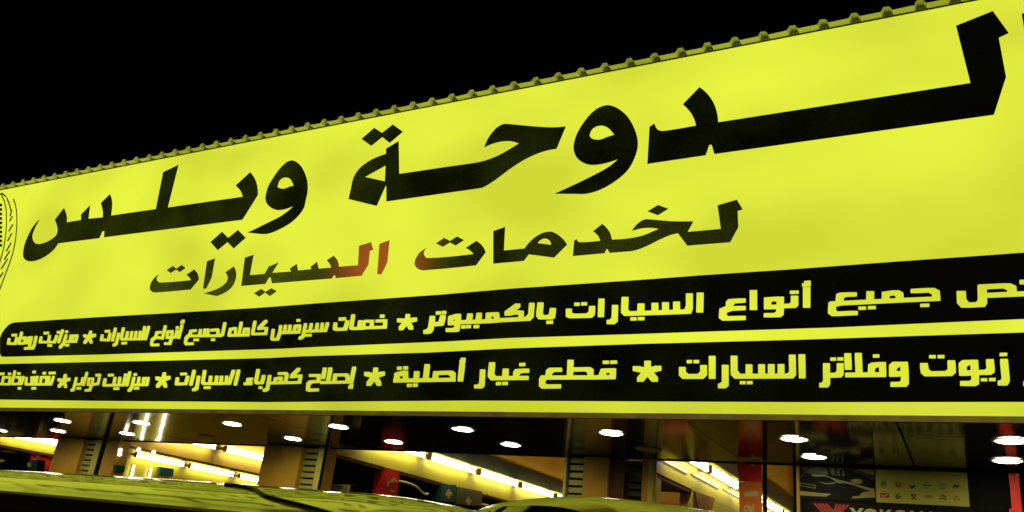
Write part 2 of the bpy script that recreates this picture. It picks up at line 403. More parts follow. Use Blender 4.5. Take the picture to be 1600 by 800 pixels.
def text(crop, pen, words):
    for name, ls, ds in words:
        strokes(name, crop, [PT(l) for l in ls], pen, [PT(d) for d in ds])
def star(crop, pen, c, ends):
    strokes('asterisk', crop, [[c, e] for e in PT(ends)], pen)

# --- upper band, left to right
c = (0, 490, .1)
text(c, (44, 40), [
 ('word', ['150,405 138,470 245,472 268,385', '345,305 300,468', '342,388 398,378 392,462 330,470', '446,385 500,375 480,458 436,463 446,385', '490,400 465,540 402,548', '572,370 540,500 515,546 470,546'], ['205,340 258,338']),
 ('word', ['650,378 632,448 860,448 893,355', '780,355 765,448', '985,268 925,445', '1040,345 1000,470 947,528', '1020,440 1190,438 1213,348 1152,348 1130,438', '1115,350 1100,438'], ['705,308 758,305', '765,500 805,500', '912,296 932,294', '1040,288 1056,286', '1035,495 1072,493'])])
star(c, (46, 46), (1398, 372), '1425,292 1487,340 1432,448 1332,452 1328,348')
c = (140, 480, .1)
text(c, (46, 41), [
 ('word', ['205,448 190,512 302,515 325,422', '410,342 365,518', '460,422 425,570 388,596', '535,338 500,488 520,503 832,498 868,318', '600,398 578,495', '668,396 648,495', '735,394 716,495', '800,392 783,492', '930,315 880,498'], ['260,380 315,377', '520,565 575,562']),
 ('word', ['1112,394 1058,400 1040,470 1098,482', '1040,472 985,512 974,580 992,594 1076,590', '1190,305 1145,488', '1228,388 1300,380 1290,470 1216,478 1228,388', '1290,480 1260,572 1192,572', '1375,370 1350,470 1290,475', '1450,290 1400,478'], ['1370,322 1385,320', '1460,218 1478,217', '1442,240 1470,240'])])
c = (280, 480, .1)
text(c, (50, 42), [
 ('word', ['258,368 190,378 170,440', '240,448 150,450 114,492 106,558 126,578 212,572', '170,452 640,448 684,430 720,258', '340,364 322,448', '395,446 408,358 456,358 458,446', '512,364 598,354 618,372 605,446'], ['245,515 300,512', '520,512 552,510']),
 ('word', ['878,334 806,350 786,440 884,440 888,338', '975,250 942,430', '790,445 1062,438', '1012,440 1032,344 1088,342 1082,438'], []),
 ('word', ['1190,235 1152,415 1170,422 1358,418 1372,334 1330,330 1250,338', '1252,330 1362,222'], [])])
c = (400, 470, .1)
text(c, (52, 44), [
 ('word', ['276,464 256,588 276,606 344,602 380,500 392,404', '380,503 676,493 690,392 622,400 602,480', '468,400 450,500', '540,398 524,498'], ['655,310 684,308']),
 ('word', ['780,375 740,560 695,588', '760,480 1090,468 1124,360', '870,374 850,475', '965,370 945,474', '1045,366 1026,470'], ['790,542 860,540'])])
c = (500, 460, .125)
text(c, (51, 38), [
 ('word', ['198,372 190,428 218,440 320,435 348,345', '420,270 395,418 418,430 545,425 552,350 508,344 492,422'], ['255,312 315,308']),
 ('word', ['582,338 656,338 650,414', '575,420 815,412 822,332 722,335'], ['770,276 795,274'])])
star(c, (58, 50), (1093, 338), '1103,272 1190,316 1142,420 1018,425 995,326')
c = (650, 450, .125)
text(c, (70, 50), [
 ('word', ['210,375 190,510 165,543 130,552', '215,458 318,448 342,365'], ['268,316 300,314', '342,311 366,309']),
 ('word', ['436,440 440,378 535,350 525,436 436,444', '525,440 515,518 480,528 410,528', '530,432 900,418 1060,405 1400,388 1440,350 1452,212', '680,345 665,428', '795,337 780,424', '905,420 912,336 1008,330 1018,408', '1318,390 1318,312 1232,306 1145,325', '1145,318 1275,222'], ['585,490 612,488', '652,486 676,484', '740,486 778,483'])])
c = (800, 430, .125)
text(c, (78, 56), [
 ('word', ['360,370 346,498 372,528 478,528 504,512 515,440'], ['450,592 500,590']),
 ('word', ['715,448 715,498 752,513 968,508 1000,478 1005,415'], ['798,367 834,365', '885,362 925,360']),
 ('letter', ['1122,322 1115,500'], []),
 ('letter', ['1292,402 1286,560 1252,588 1225,588'], [])])
c = (950, 430, .125)
text(c, (88, 56), [
 ('word', ['216,302 210,450 242,484 1000,458 1020,400 1020,258', '416,384 412,478', '590,376 590,468', '722,368 722,468', '860,360 860,464'], ['300,550 345,549', '394,547 442,545']),
 ('letter', ['1155,248 1150,442'], [])])
c = (1100, 420, .125)
text(c, (94, 54), [
 ('word', ['478,400 346,410 322,440 322,492', '290,502 478,494', '310,505 242,525 236,598 270,624 478,618'], []),
 ('letter', ['620,296 620,492'], []),
 ('word', ['798,388 955,378 955,476 798,484 798,398', '955,480 950,558 920,582 795,584', '960,470 1110,465 1134,440 1134,366'], ['1093,298 1168,296']),
 ('letter', ['1285,258 1285,464'], ['1270,178 1318,172', '1245,206 1318,204'])])
c = (1280, 420, .125)
text(c, (98, 54), [
 ('word', ['250,435 165,450 160,540 200,568 436,556', '255,410 262,345 300,328 424,324', '180,438 600,418 1000,398 1466,378 1458,300 1400,270 1192,282', '640,310 636,412', '832,402 832,318 960,300 1004,326 1008,392'], ['508,497 570,495', '628,490 692,488', '1282,462 1360,458'])])
c = (1400, 400, .125)
text(c, (116, 60), [
 ('word', ['815,470 822,572 870,620 1058,610 1082,570 1076,400', '1080,390 1380,376 1446,404 1452,470', '1140,496 1640,474 1760,468 1760,330 1600,330'], [])])
# --- lower band
c = (0, 550, .1)
text(c, (41, 39), [
 ('word', ['-150,500 150,505 165,398 90,398', '62,395 40,500', '240,308 195,490 210,503 340,498 372,395', '268,398 322,396 308,492'], ['12,345 62,342', '148,346 165,344', '292,340 312,338', '302,570 322,568']),
 ('word', ['420,412 410,500 430,508 800,506 842,394', '502,490 502,404 550,398 532,500', '590,394 575,500', '640,500 650,398 740,394 726,500', '775,394 760,500'], ['530,316 552,313', '690,335 710,332', '785,332 862,330', '515,570 556,568'])])
star(c, (48, 48), (1005, 455), '1030,370 1085,427 1032,540 932,536 928,437')
text(c, (41, 39), [
 ('word', ['1200,414 1155,588 1128,600', '1190,508 1280,504 1300,415'], ['1220,570 1258,568']),
 ('word', ['1365,332 1310,513'], []),
 ('word', ['1398,422 1462,420 1440,513 1382,513 1398,422', '1440,515 1410,598 1350,602', '1560,405 1540,498 1450,513'], ['1515,365 1570,362'])])
c = (140, 550, .1)
text(c, (49, 42), [
 ('word', ['250,434 230,516 250,523 535,518 560,405', '405,412 385,515', '480,410 465,515', '635,325 590,518'], ['310,365 370,362', '395,575 455,573', '560,362 580,360']),
 ('word', ['700,410 660,570 625,603', '690,518 900,513 922,414 856,414 842,512', '780,410 765,512'], ['710,356 730,353', '718,570 765,568'])])
star(c, (56, 54), (1150, 440), '1176,346 1245,402 1192,532 1072,534 1062,412')
c = (260, 550, .1)
text(c, (55, 44), [
 ('word', ['180,420 165,498 190,503 310,498 340,394', '440,304 390,508', '510,394 480,570 435,593', '605,306 575,478 600,498 990,493 1055,302', '700,394 685,498', '795,394 780,498', '870,394 855,498', '950,394 940,494', '1135,298 1085,505'], ['240,347 312,345', '606,560 682,558'])])
c = (380, 550, .1)
text(c, (58, 44), [
 ('word', ['134,424 85,432 78,472 122,474', '40,500 124,498'], []),
 ('word', ['240,290 205,468 230,488 300,483 327,382'], ['262,560 292,558']),
 ('word', ['420,384 385,580 340,603', '420,488 886,478 904,374 764,392', '502,483 512,422 596,408 592,470', '574,340 668,337 690,362 666,470', '774,370 872,272'], [])])
c = (470, 550, .125)
text(c, (51, 38), [
 ('word', ['132,296 232,296 225,370 132,375 100,402 95,470 120,480 208,475', '306,215 286,322', '375,214 346,375', '272,384 586,378 592,312 570,288 436,290 422,372', '672,204 636,376'], ['632,418 645,418', '616,442 640,442'])])
star(c, (60, 52), (930, 303), '942,222 1028,272 982,400 856,400 826,276')
c = (600, 540, .125)
text(c, (70, 49), [
 ('word', ['160,440 170,366 272,338 276,430', '155,440 866,428 866,362 830,340 654,346 644,418', '415,346 405,440', '545,258 525,428'], ['185,286 212,284', '262,282 290,280', '308,500 334,498', '380,498 410,496']),
 ('letter', ['982,244 960,428'], ['980,176 1008,174', '966,200 1004,199']),
 ('letter', ['1238,324 1228,490 1202,514 1165,514'], [])])
c = (730, 540, .125)
text(c, (78, 53), [
 ('word', ['316,236 300,372 332,410 734,406', '486,316 480,406', '742,316 640,322 618,350 616,402'], ['672,240 714,238', '380,478 414,476', '460,476 496,475']),
 ('word', ['962,400 940,440 940,490 970,514 1140,512', '1022,390 1027,332 1060,306 1152,304', '970,402 1600,400 1822,396 1826,312 1712,316 1684,390', '1296,206 1288,390', '1330,302 1510,298 1546,322 1546,392'], ['1715,212 1760,211', '1808,211 1860,209'])])
c = (880, 540, .125)
star(c, (84, 62), (1057, 320), '1058,222 1190,286 1146,424 968,424 914,290')
c = (1050, 530, .125)
text(c, (86, 62), [
 ('word', ['132,380 132,430 170,468 360,468 398,430 398,356'], ['204,284 236,283', '290,283 325,283']),
 ('letter', ['505,242 505,468'], []),
 ('letter', ['668,354 668,560 635,586 620,586'], []),
 ('word', ['778,240 780,420 820,466 1480,463 1510,430 1505,226', '965,348 965,462', '1122,346 1122,462', '1243,345 1243,462', '1365,344 1365,462'], ['868,546 906,546', '955,546 992,546']),
 ('letter', ['1625,222 1630,462'], [])])
c = (1200, 530, .125)
text(c, (88, 60), [
 ('word', ['732,332 735,540 715,575 686,577', '740,456 880,451 904,420 904,332'], ['798,252 836,252', '886,250 926,250']),
 ('letter', ['998,208 1005,356'], []),
 ('word', ['1130,204 1140,430', '1008,450 1436,446 1432,318 1330,326 1296,346 1292,440'], ['1330,214 1376,213'])])
c = (1400, 530, .125)
text(c, (98, 63), [
 ('word', ['-38,440 -38,350 0,318 102,316 110,430 -36,442', '110,430 112,538 90,566 -20,568'], []),
 ('word', ['350,332 360,402 400,436 660,432 700,396 692,298'], ['432,222 480,222', '538,222 588,221']),
 ('word', ['838,430 832,328 870,296 978,292 985,420 842,430', '990,430 990,538 950,558 850,556', '1000,420 1150,416 1185,390 1174,284'], ['1078,510 1122,510', '1180,508 1228,507']),
 ('word', ['1350,280 1372,510 1350,548 1320,551'], ['1312,195 1372,193']),
 ('word', ['1680,280 1690,500 1640,560 1650,560'], ['1680,200 1700,200'])])
# tyre drawing at the far left end
c = (0, 280, .25)
arcs = ['85,125 98,160 105,200 108,280 100,370 95,400 80,470 60,530 30,610 0,690 -40,770', '-10,80 12,100 30,140 40,190 42,220 42,280 40,320 34,375 25,430 12,480 0,520 -30,600 -60,660']
strokes('tyre_outline', c, [PT(a) for a in arcs], (6, 6), m=VIN1, front=.0045)
dash = ['12,88 38,108', '45,118 52,140', '55,140 62,165', '62,165 70,195', '75,195 65,230', '78,235 62,262', '80,285 58,325', '75,340 50,385', '70,400 42,450', '62,450 30,500', '48,500 10,560', '20,585 -10,630', '-5,650 -40,700']
strokes('tyre_tread', c, [PT(a) for a in dash], (7, 7), m=VIN1, front=.0045)
blocks = ['-22,%d 10,%d' % (y, y+8) for y in range(155, 420, 28)]
strokes('tyre_lug', c, [PT(a) for a in blocks], (10, 16), m=VIN1, front=.0045)

# ================================================================== corrugated roof sheet lying over the top of the sign
P = .2765; z0 = SZ1 + .010
sheet_ph = -2.222       # one rib crest falls here
xs = []
k0 = math.floor((SX0-.4-sheet_ph)/P); k1 = math.ceil((SX1+.4-sheet_ph)/P)
for k in range(k0, k1):
    cx = sheet_ph + k*P
    xs += [(cx-.050, 0), (cx-.024, .048), (cx+.024, .048), (cx+.050, 0)]
rows = [6.905, 6.906, 7.6, 9.4]
V, Fc = [], []
for yy in rows:
    for x, h in xs: V.append(Vector((x + (yy-7)*.22*(yy < 7.5) + random.uniform(-.002, .002), yy + (random.uniform(-.006, .006) if yy < 7 else 0), z0 + h + (yy-7)*.03)))
n = len(xs)
for r in range(len(rows)-1):
    for i in range(n-1): Fc.append([r*n+i, r*n+i+1, (r+1)*n+i+1, (r+1)*n+i])
nb = len(V); V += [v + Vector((0, 0, .0012)) for v in V]; Fc += [[i+nb for i in f[::-1]] for f in Fc]
Fc += [[i, i+1, i+1+nb, i+nb] for i in range(n-1)]
tag(link('corrugated_sheet', V, Fc, SHEET), 'corrugated steel roof sheet edge overhanging the top of the yellow sign', 'roof sheet')

# ================================================================== the building behind and under the canopy
bld = thing('service_building', (-6, 13, 0), 'single storey car service building with open ochre bays under the black canopy soffit', 'building')
BX0, BX1 = -22.28, 5.2
# soffit: gloss panels hung side by side, none quite level
sof = link('soffit', *join(boxg(BX0, BX1, D+.02, YB+.14, ZS+.03, ZS+.09)), BLK, bld)
PW = .84
k = 0; x = BX0
while x < BX1-.01:
    x2 = min(x+PW, BX1)
    g0_ = .010 if abs(x+.44) < .1 else .0015; g1_ = .010 if abs(x2+.44) < .1 else .0015
    dz = [random.uniform(-.0016, .0016) for _ in range(4)]
    a, b, c_, d_ = (x+g0_, D+.024, ZS+dz[0]), (x2-g1_, D+.024, ZS+dz[1]), (x2-g1_, YB+.10, ZS+dz[2]), (x+g0_, YB+.10, ZS+dz[3])
    nx, ny = 8, 8
    V = []; Fc = []
    ph = [random.uniform(0, 6) for _ in range(3)]
    for j in range(ny+1):
        for i in range(nx+1):
            u, v = i/nx, j/ny
            p = (Vector(a)*(1-u)+Vector(b)*u)*(1-v) + (Vector(d_)*(1-u)+Vector(c_)*u)*v
            e_ = math.sin(math.pi*u)*math.sin(math.pi*v)
            p.z += e_*.0012*math.sin(2.2*u+3.1*v+ph[0]) 
            V.append(p)
    for j in range(ny):
        for i in range(nx):
            q = j*(nx+1)+i; Fc.append([q, q+nx+1, q+nx+2, q+1])
    rim = [i for i in range(nx+1)] + [j*(nx+1)+nx for j in range(1, ny+1)] + [ny*(nx+1)+i for i in range(nx-1, -1, -1)] + [j*(nx+1) for j in range(ny-1, 0, -1)]
    m_ = len(V); R0 = [V[i] for i in rim]; V += R0 + [p + Vector((0, 0, .008)) for p in R0]; q_ = len(rim)
    Fc += [[m_+i, m_+(i+1) % q_, m_+q_+(i+1) % q_, m_+q_+i] for i in range(q_)]
    link('soffit_panel', V, Fc, SOFFW if x > -1.8 and k % 3 != 1 else SOFF, sof, smooth=True)
    x = x2; k += 1
box('soffit_trim', BX0, BX1, YB+.102, YB+.135, ZS-.010, ZS+.028, BLK, bld)
box('parapet_wall', BX0, BX1, YB+.15, YB+.30, ZS+.10, SZ1-.1, WALLO, bld)

def px_x(px): return onY(px, 690+px*.035, YB).x
def column(px0, pxm, px1, name='column', depth=.42, rid=.05, m=PLAST):
    x0, xm, x1 = px_x(px0), px_x(pxm), px_x(px1)
    pl = [(x0, YB+.01), (x0+.012, YB), (xm-.04, YB-rid), (xm+.04, YB-rid), (x1-.012, YB), (x1, YB+.01), (x1, YB+depth), (x0, YB+depth)]
    V = [Vector((a, b, 0)) for a, b in pl] + [Vector((a, b, ZS-.014)) for a, b in pl]
    n = len(pl)
    return link(name, V, [[i, (i+1) % n, (i+1) % n+n, i+n] for i in range(n)] + [list(range(n))[::-1], [i+n for i in range(n)]], m, bld)
column(88, 112, 129); column(412, 445, 470); column(912, 930, 951, rid=.012)
box('column_return', px_x(952), px_x(974), YB+.05, YB+.40, 0, ZS-.014, BRN, bld)
def shutter(px0, px1, m=SLAT, yo=.06):
    x0, x1 = px_x(px0), px_x(px1)
    sh = box('shutter_stack', x0, x1, YB+yo+.05, YB+yo+.09, 0, ZS-.014, BLK, bld)
    v, f = boxg(x0+.004, x1-.004, YB+yo, YB+yo+.04, .02, .082, .006)
    first = None; z = 0
    k = 0
    while .02+k*.086+.064 < ZS-.014:
        if first is None: first = o = link('slat', v, f, m, sh); z = o.location.z
        else:
            o = first.copy(); C.objects.link(o)
            o.location.z = z + k*.086; o.location.y += random.uniform(-.006, .006)
        k += 1
shutter(130, 147); shutter(472, 496); shutter(887, 911); shutter(977, 1012, mat('dark_slat', (.035, .034, .015), .5), .12)
def post(px0, px1, m=POST): box('post', px_x(px0), px_x(px1), YB+.01, YB+.30, 0, ZS-.014, m, bld, .006)
post(148, 157); post(497, 505); post(881.5, 886); post(1013, 1021)
box('seam', px_x(157.6), px_x(161), YB+.015, YB+.045, 0, ZS-.014, BLK, bld); box('seam', px_x(505.5), px_x(507.5), YB+.015, YB+.045, 0, ZS-.014, BLK, bld)

ZI = zz(4.6)
def side_wall(X, y0, y1, zlo, ztop, dark_strip=None, th=.16, face=WALLY, low='recess', pier=.22, pier_x0=None):
    """bay side wall: painted band with the lamps, dark shelving recess below, duct and upper wall above"""
    box('pier', X-th if pier_x0 is None else pier_x0, X, y0, y0+pier, 0, ZI, PLAST, bld)
    box('wall_band', X-th, X, y0+pier, y1, zz(zlo), zz(ztop), face, bld)
    if dark_strip: box('dark_wall_strip', X-th, X+.012, y0+pier, y1, zz(ztop)+.003, zz(dark_strip), DARK, bld); ztop = dark_strip  # nearly flush dark strip along the wall above the painted band
    box('upper_wall', X-th, X, y0+pier, y1, zz(ztop)+.003, ZI, WALLO, bld)
    if low == 'recess':
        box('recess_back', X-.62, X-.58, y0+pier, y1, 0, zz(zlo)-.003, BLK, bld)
        box('recess_lintel', X-.58, X-.01, y0+pier, y1, zz(zlo)-.045, zz(zlo)-.003, BRN, bld)
    elif low:
        box('lower_wall', X-th, X, y0+pier, y1, 0, zz(zlo)-.003, face, bld)
W1, W2, W3, W4 = -16.4, -12.3, -7.9, -3.1
side_wall(W1, YB+.08, 18.5, 2.93, 3.40, low=None)
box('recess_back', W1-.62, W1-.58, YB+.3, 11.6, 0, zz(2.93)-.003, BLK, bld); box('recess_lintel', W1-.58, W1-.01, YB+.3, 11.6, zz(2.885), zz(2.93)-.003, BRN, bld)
box('lower_wall', W1-.16, W1, 11.6, 18.5, 0, zz(2.93)-.003, WALLY, bld)
box('pier', px_x(161.5), W2, YB+.05, YB+.27, 0, ZI, PLAST, bld)
box('beam', W2-.16, W2, YB+.27, 18.5, zz(2.96), ZI, WALLO, bld)
side_wall(W3, YB+.05, 18.5, 2.96, 3.41, 3.68)
side_wall(W4, YB+.05, 18.5, 2.87, 3.36, 3.66, low=None, pier=.03)
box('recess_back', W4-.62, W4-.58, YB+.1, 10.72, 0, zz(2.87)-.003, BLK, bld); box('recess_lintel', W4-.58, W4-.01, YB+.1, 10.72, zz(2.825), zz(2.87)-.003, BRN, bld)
box('lower_wall', W4-.16, W4, 10.72, 18.5, 0, zz(2.87)-.003, WALLY, bld)
side_wall(3.2, YB+.05, 18.5, 2.87, 3.36, 3.66)
box('back_wall', BX0, BX1, 18.6, 18.8, 0, ZI, WALLO, bld)
box('inner_ceiling', BX0, BX1, YB+.32, 18.6, ZI+.002, ZI+.1, WALLO, bld)
box('beam_edge', W2-.16, W2+.012, YB+.28, 18.5, zz(2.935), zz(2.957), BRN, bld)

# ================================================================== lamps
ORD = ['first', 'second', 'third', 'fourth', 'fifth', 'sixth', 'seventh', 'eighth', 'ninth', 'tenth']
def disc(cx, cy, z, r, n=28): return [Vector((cx+r*math.cos(2*math.pi*k/n), cy+r*math.sin(2*math.pi*k/n), z)) for k in range(n)]
def ringg(cx, cy, r0, r1, zt, zb, n=28):
    a, b, c_, d_ = disc(cx, cy, zt, r1), disc(cx, cy, zb, r1-.006), disc(cx, cy, zb, r0), disc(cx, cy, zt, r0)
    V = a+b+c_+d_; Fc = []
    for s in range(3):
        for k in range(n): Fc.append([s*n+k, s*n+(k+1) % n, (s+1)*n+(k+1) % n, (s+1)*n+k])
    return V, Fc
def downlight(x, y, label, on=True):
    t = thing('downlight', (x, y, ZS-.002), label, 'downlight', 'round downlights in the black soffit')
    link('trim_ring', *ringg(x, y, .122, .142, ZS-.0025, ZS-.010), RING, t, smooth=True)
    V = disc(x, y, ZS-.005, .121) + disc(x, y, ZS-.012, .105) + [Vector((x, y, ZS-.015))]
    n = 28; Fc = [[k, (k+1) % n, n+(k+1) % n, n+k] for k in range(n)] + [[n+k, n+(k+1) % n, 2*n] for k in range(n)]
    link('lens', V, Fc, LAMP if on else LAMPOFF, t)
front = [(1580, 688), (1241, 685), (955, 676), (723, 670), (529, 666), (363, 662), (221, 660), (98, 657)]
back = [(1574, 719), (1272, 713), (1014, 702), (798, 694), (615, 690), (458, 685), None, (199, 677), (91, 673), (0, 672)]
for i, p in enumerate(front):
    q = onZ(*p, ZS); downlight(q.x, q.y, 'lit round downlight in the soffit row nearest the sign, %s from the right' % ORD[i])
j = 0
for i, p in enumerate(back):
    q = onZ(*p, ZS) if p else Vector((-9.62, 8.60, ZS))
    if i == 2: lab = 'unlit round downlight in the soffit row nearest the bays, above the dark shutter'
    elif p is None: lab = 'unlit round downlight in the soffit row nearest the bays, above the bay with vertical tubes'
    else: lab = 'lit round downlight in the soffit row nearest the bays, %s lit one from the right' % ORD[j]; j += 1
    downlight(q.x, q.y, lab, not (i == 2 or p is None))

def fitting(X, y0, y1, z, label, sep=.066, r=.023, one=False, m=TUBE, group='fluorescent fittings on the bay walls'):
    t = thing('tube_light', (X+.03, (y0+y1)/2, z-.05), label, 'tube light', group)
    bd, tx = (.007, .017) if one else (.07, .125)
    box('batten', X+.003, X+bd, y0-.02, y1+.02, z-.026*(.35 if one else 1), z+.026*(.35 if one else 1), BATTEN, t, .003)
    for s in ((0,) if one else (-1, 1)):
        link('tube', *tubeg([(X+tx, y0+.02, z+s*sep/2), (X+tx, y1-.02, z+s*sep/2)], r, 10), m, t, smooth=True)
    for yy in (y0-.005, y1-.02):
        box('lamp_holder', X+bd+.001, X+tx+.027*(.3 if one else 1), yy, yy+.025, z-(-.014 if one else sep/2)-.024, z+(-.014 if one else sep/2)+.024, BRASS, t, .004)
zc = zz(3.300)
for i, (a, b) in enumerate([(10.0, 11.50), (11.66, 13.16), (13.33, 14.83), (15.0, 16.5), (16.68, 18.18)]):
    fitting(W3, a, b, zc, 'twin fluorescent fitting on the yellow band above the red bag, %s from the canopy' % ORD[i])
zc = zz(3.185)
for i, (a, b) in enumerate([(9.48, 10.94), (11.08, 12.58), (12.74, 14.24), (14.4, 15.9), (16.06, 17.56)]):
    fitting(W4, a, b, zc, 'twin fluorescent fitting in the bay behind the long red banner, %s from the canopy' % ORD[i])
for i, (p, q) in enumerate([((1030, 719), (1072, 737)), ((1079, 742), (1122, 761)), ((1129, 765), (1155, 777))]):  # reflected light of the twin tubes, built as slim glowing strips
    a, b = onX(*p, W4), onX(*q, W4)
    fitting(W4, a.y, b.y, (a.z+b.z)/2, 'slim strip made to glow as reflected light below the twin fittings behind the red banner, %s from the canopy' % ORD[i], r=.008, one=True, m=REFL)
zc = (onX(205, 711.5, W1).z + onX(369, 741.5, W1).z)/2
for i, (p, q) in enumerate([(206, 282), (291, 360), (369, 440)]):
    a, b = onX(p, 711+(p-205)*.182, W1), onX(q, 711+(q-205)*.182, W1)
    fitting(W1, a.y, b.y, zc, 'twin fluorescent fitting, lower row above the green boxes, %s from the canopy' % ORD[i])
a, b = onX(345, 701, W2), onX(418, 718, W2); zc = (a.z+b.z)/2
fitting(W2, a.y-1.55, b.y-1.5, zc, 'twin fluorescent fitting, upper row above the green boxes, nearer the canopy')
fitting(W2, a.y, b.y+.1, zc, 'twin fluorescent fitting, upper row above the green boxes, farther from the canopy')
a, b = onX(22, 683, W1), onX(90, 690, W1)
fitting(W1, a.y-.3, b.y+.15, (a.z+b.z)/2, 'twin fluorescent fitting on the leftmost yellow wall left of the ochre column')
for i, (px, py) in enumerate([(207, 727), (234, 732)]):
    q = onX(px, py, W1)
    t = thing('vertical_tube_light', (W1+.05, q.y, .9), ['upright fluorescent tube on the wall with green boxes, nearer the pier', 'upright fluorescent tube on the wall with green boxes, right of the other'][i], 'tube light', 'upright tubes')
    box('batten', W1+.003, W1+.03, q.y-.02, q.y+.02, .9, q.z+.03, BATTEN, t)
    link('tube', *tubeg([(W1+.055, q.y, .93), (W1+.055, q.y, q.z)], .016, 10), TUBE, t, smooth=True)
BULB = emit('bulb_glow', (1.0, .97, .7), 3.5)
def bulb(px, py, label):
    q = onX(px, py, W2+.07); bm = bmesh.new(); bmesh.ops.create_uvsphere(bm, u_segments=14, v_segments=10, radius=.034)
    bm.verts.index_update()
    V = [v.co*1.0 + q for v in bm.verts]; Fc = [[v.index for v in f.verts] for f in bm.faces]; bm.free()
    t = thing('wall_bulb', (W2, q.y, q.z-.05), label, 'bulb', 'small bulbs on the bay wall')
    link('globe', V, Fc, BULB, t, smooth=True); box('bulb_bracket', W2+.003, W2+.05, q.y-.015, q.y+.015, q.z-.015, q.z+.015, BRASS, t)
bulb(188, 703.5, 'small lit bulb beside the ochre pier, upper of the pair'); bulb(187, 709.5, 'small lit bulb beside the ochre pier, lower of the pair')
bulb(217, 702.5, 'small lit bulb above the lower row of tubes, left one'); bulb(240, 706.5, 'small lit bulb above the lower row of tubes, right one')

# ================================================================== goods and signs in the bays
def polyX(name, px, X, depth, m, parent=None):
    return link(name, *prism([smooth_path(px)], lambda x, y: onX(x, y, X), Vector((0, 0, 0)), Vector((-depth, 0, 0))), m, parent)
def polyY(name, px, Y, depth, m, parent=None, front=0):
    return link(name, *prism([smooth_path(px)], lambda x, y: onY(x, y, Y), Vector((0, -front, 0)), Vector((0, depth, 0))), m, parent)
XR = W3+.02
# cabinet and number plate
cab = box('storage_cabinet', -8.45, W3-.04, 9.86, 10.1, 0, zz(2.62), BLK); tag(cab, 'black storage cabinet behind the number plate in the dark bay opening', 'cabinet')
pl = polyY('number_plate', PT('516.5,756 547,757.5 545.5,768.3 514,766.5'), 9.84, .012, CREAM)
tag(pl, 'cream vehicle number plate reading 573956 in the dark opening beside the ochre pier', 'number plate')
def txt(body, size, m, parent, place, bold=0, name='lettering'):
    cu = bpy.data.curves.new('t', 'FONT'); cu.body = body; cu.size = 1; cu.offset = bold; cu.resolution_u = 3
    o = bpy.data.objects.new('t', cu); C.objects.link(o)
    bpy.context.view_layer.update()
    dg = bpy.context.evaluated_depsgraph_get(); me = o.evaluated_get(dg).to_mesh()
    V = [v.co.copy() for v in me.vertices]; Fc = [list(p.vertices) for p in me.polygons]
    o.evaluated_get(dg).to_mesh_clear(); bpy.data.objects.remove(o)
    xs_ = [v.x for v in V]; x0, x1 = min(xs_), max(xs_); ys_ = [v.y for v in V]; y0, y1 = min(ys_), max(ys_)
    return link(name, [place((v.x-x0)/(x1-x0), (v.y-y0)/(y1-y0)) for v in V], Fc, m, parent)
def quad_place(tl, tr_, bl, br, Y, off):
    a, b, c_, d_ = [onY(*p, Y) for p in (tl, tr_, bl, br)]
    return lambda u, v: (c_*(1-u)+d_*u)*(1-v) + (a*(1-u)+b*u)*v + Vector((0, -off, 0))
txt('573956', 1, INK, pl, quad_place((519.5, 758.2), (543.5, 759.5), (518.2, 765), (542.2, 766.6), 9.84, .004), .015)
# red bag with cream handle
bag = polyX('red_bag', PT('601,736 612,735.5 623,738 622.5,750s 621.5,762 620,776 606,776 596,774 598,758s'), XR, .16, RED)
tag(bag, 'crumpled red plastic bag hanging in the dark opening', 'bag')
for o_ in (bag,):
    bv = o_.modifiers.new('bevel', 'BEVEL'); bv.width = .02; bv.segments = 3
mX = lambda x, y: onX(x, y, XR)
strokes('handle', (0, 0, 1), [PT('605,760 606.5,754 612,750 616.5,747.5'), PT('610,753 616,751.5 622,753'), PT('610.5,766.5 615,768')], (2.0, 2.0), m=PALE, mapf=mX, parent=bag, nrm=Vector((1, 0, 0)), front=.006)
tag(polyX('red_header_card', PT('600,730.5 625,736 624.5,738.5 606,737'), XR+.05, .012, RED), 'flat red card above the crumpled red bag', 'card')
hose = [onX(x, y, XR-.05) for x, y in ((618, 750), (626, 752.5), (634, 754), (642, 756.8), (649, 760), (654, 764), (658, 769), (663, 772.2), (668, 772))]
tag(link('hose', *tubeg(hose, .022, 10), CREAM, smooth=True), 'pale curved hose sticking out to the right of the red bag', 'hose')
def medal(px, py, r, X, parent):
    n = 32
    loop = [(px + r*(.62+.38*abs(math.cos(2*t)))*.72*math.cos(t), py + r*(.62+.38*abs(math.cos(2*t)))*math.sin(t)) for t in [2*math.pi*k/n for k in range(n)]]
    return link('medallion', *prism([loop], lambda x, y: onX(x, y, X+.006), Vector((0, 0, 0)), Vector((-.004, 0, 0))), PALE, parent)
gb = polyX('green_box', PT('690,757 713,757.5 712,785 688.5,783'), XR, .18, GRN); tag(gb, 'dark green box with a pale medallion right of the hose', 'box'); medal(701.3, 771.5, 7.4, XR, gb)
ob = polyX('olive_box', PT('714.5,760.5 753.5,768 752,790.5 712.5,787.5'), XR, .18, OLV); tag(ob, 'olive box with a pale medallion beside the green one', 'box'); medal(732, 783, 6.5, XR, ob)
tag(polyX('hanging_tag', PT('762,771 767,772 769,775 764,775'), XR, .02, PALE), 'small pale tag in the dark opening right of the olive box', 'tag')
tag(link('hose', *tubeg([onX(x, y, XR-.04) for x, y in ((751, 788), (757, 788.5), (762, 790), (766, 792.5))], .02, 8), CREAM, smooth=True), 'short pale pipe low beside the olive box', 'hose')
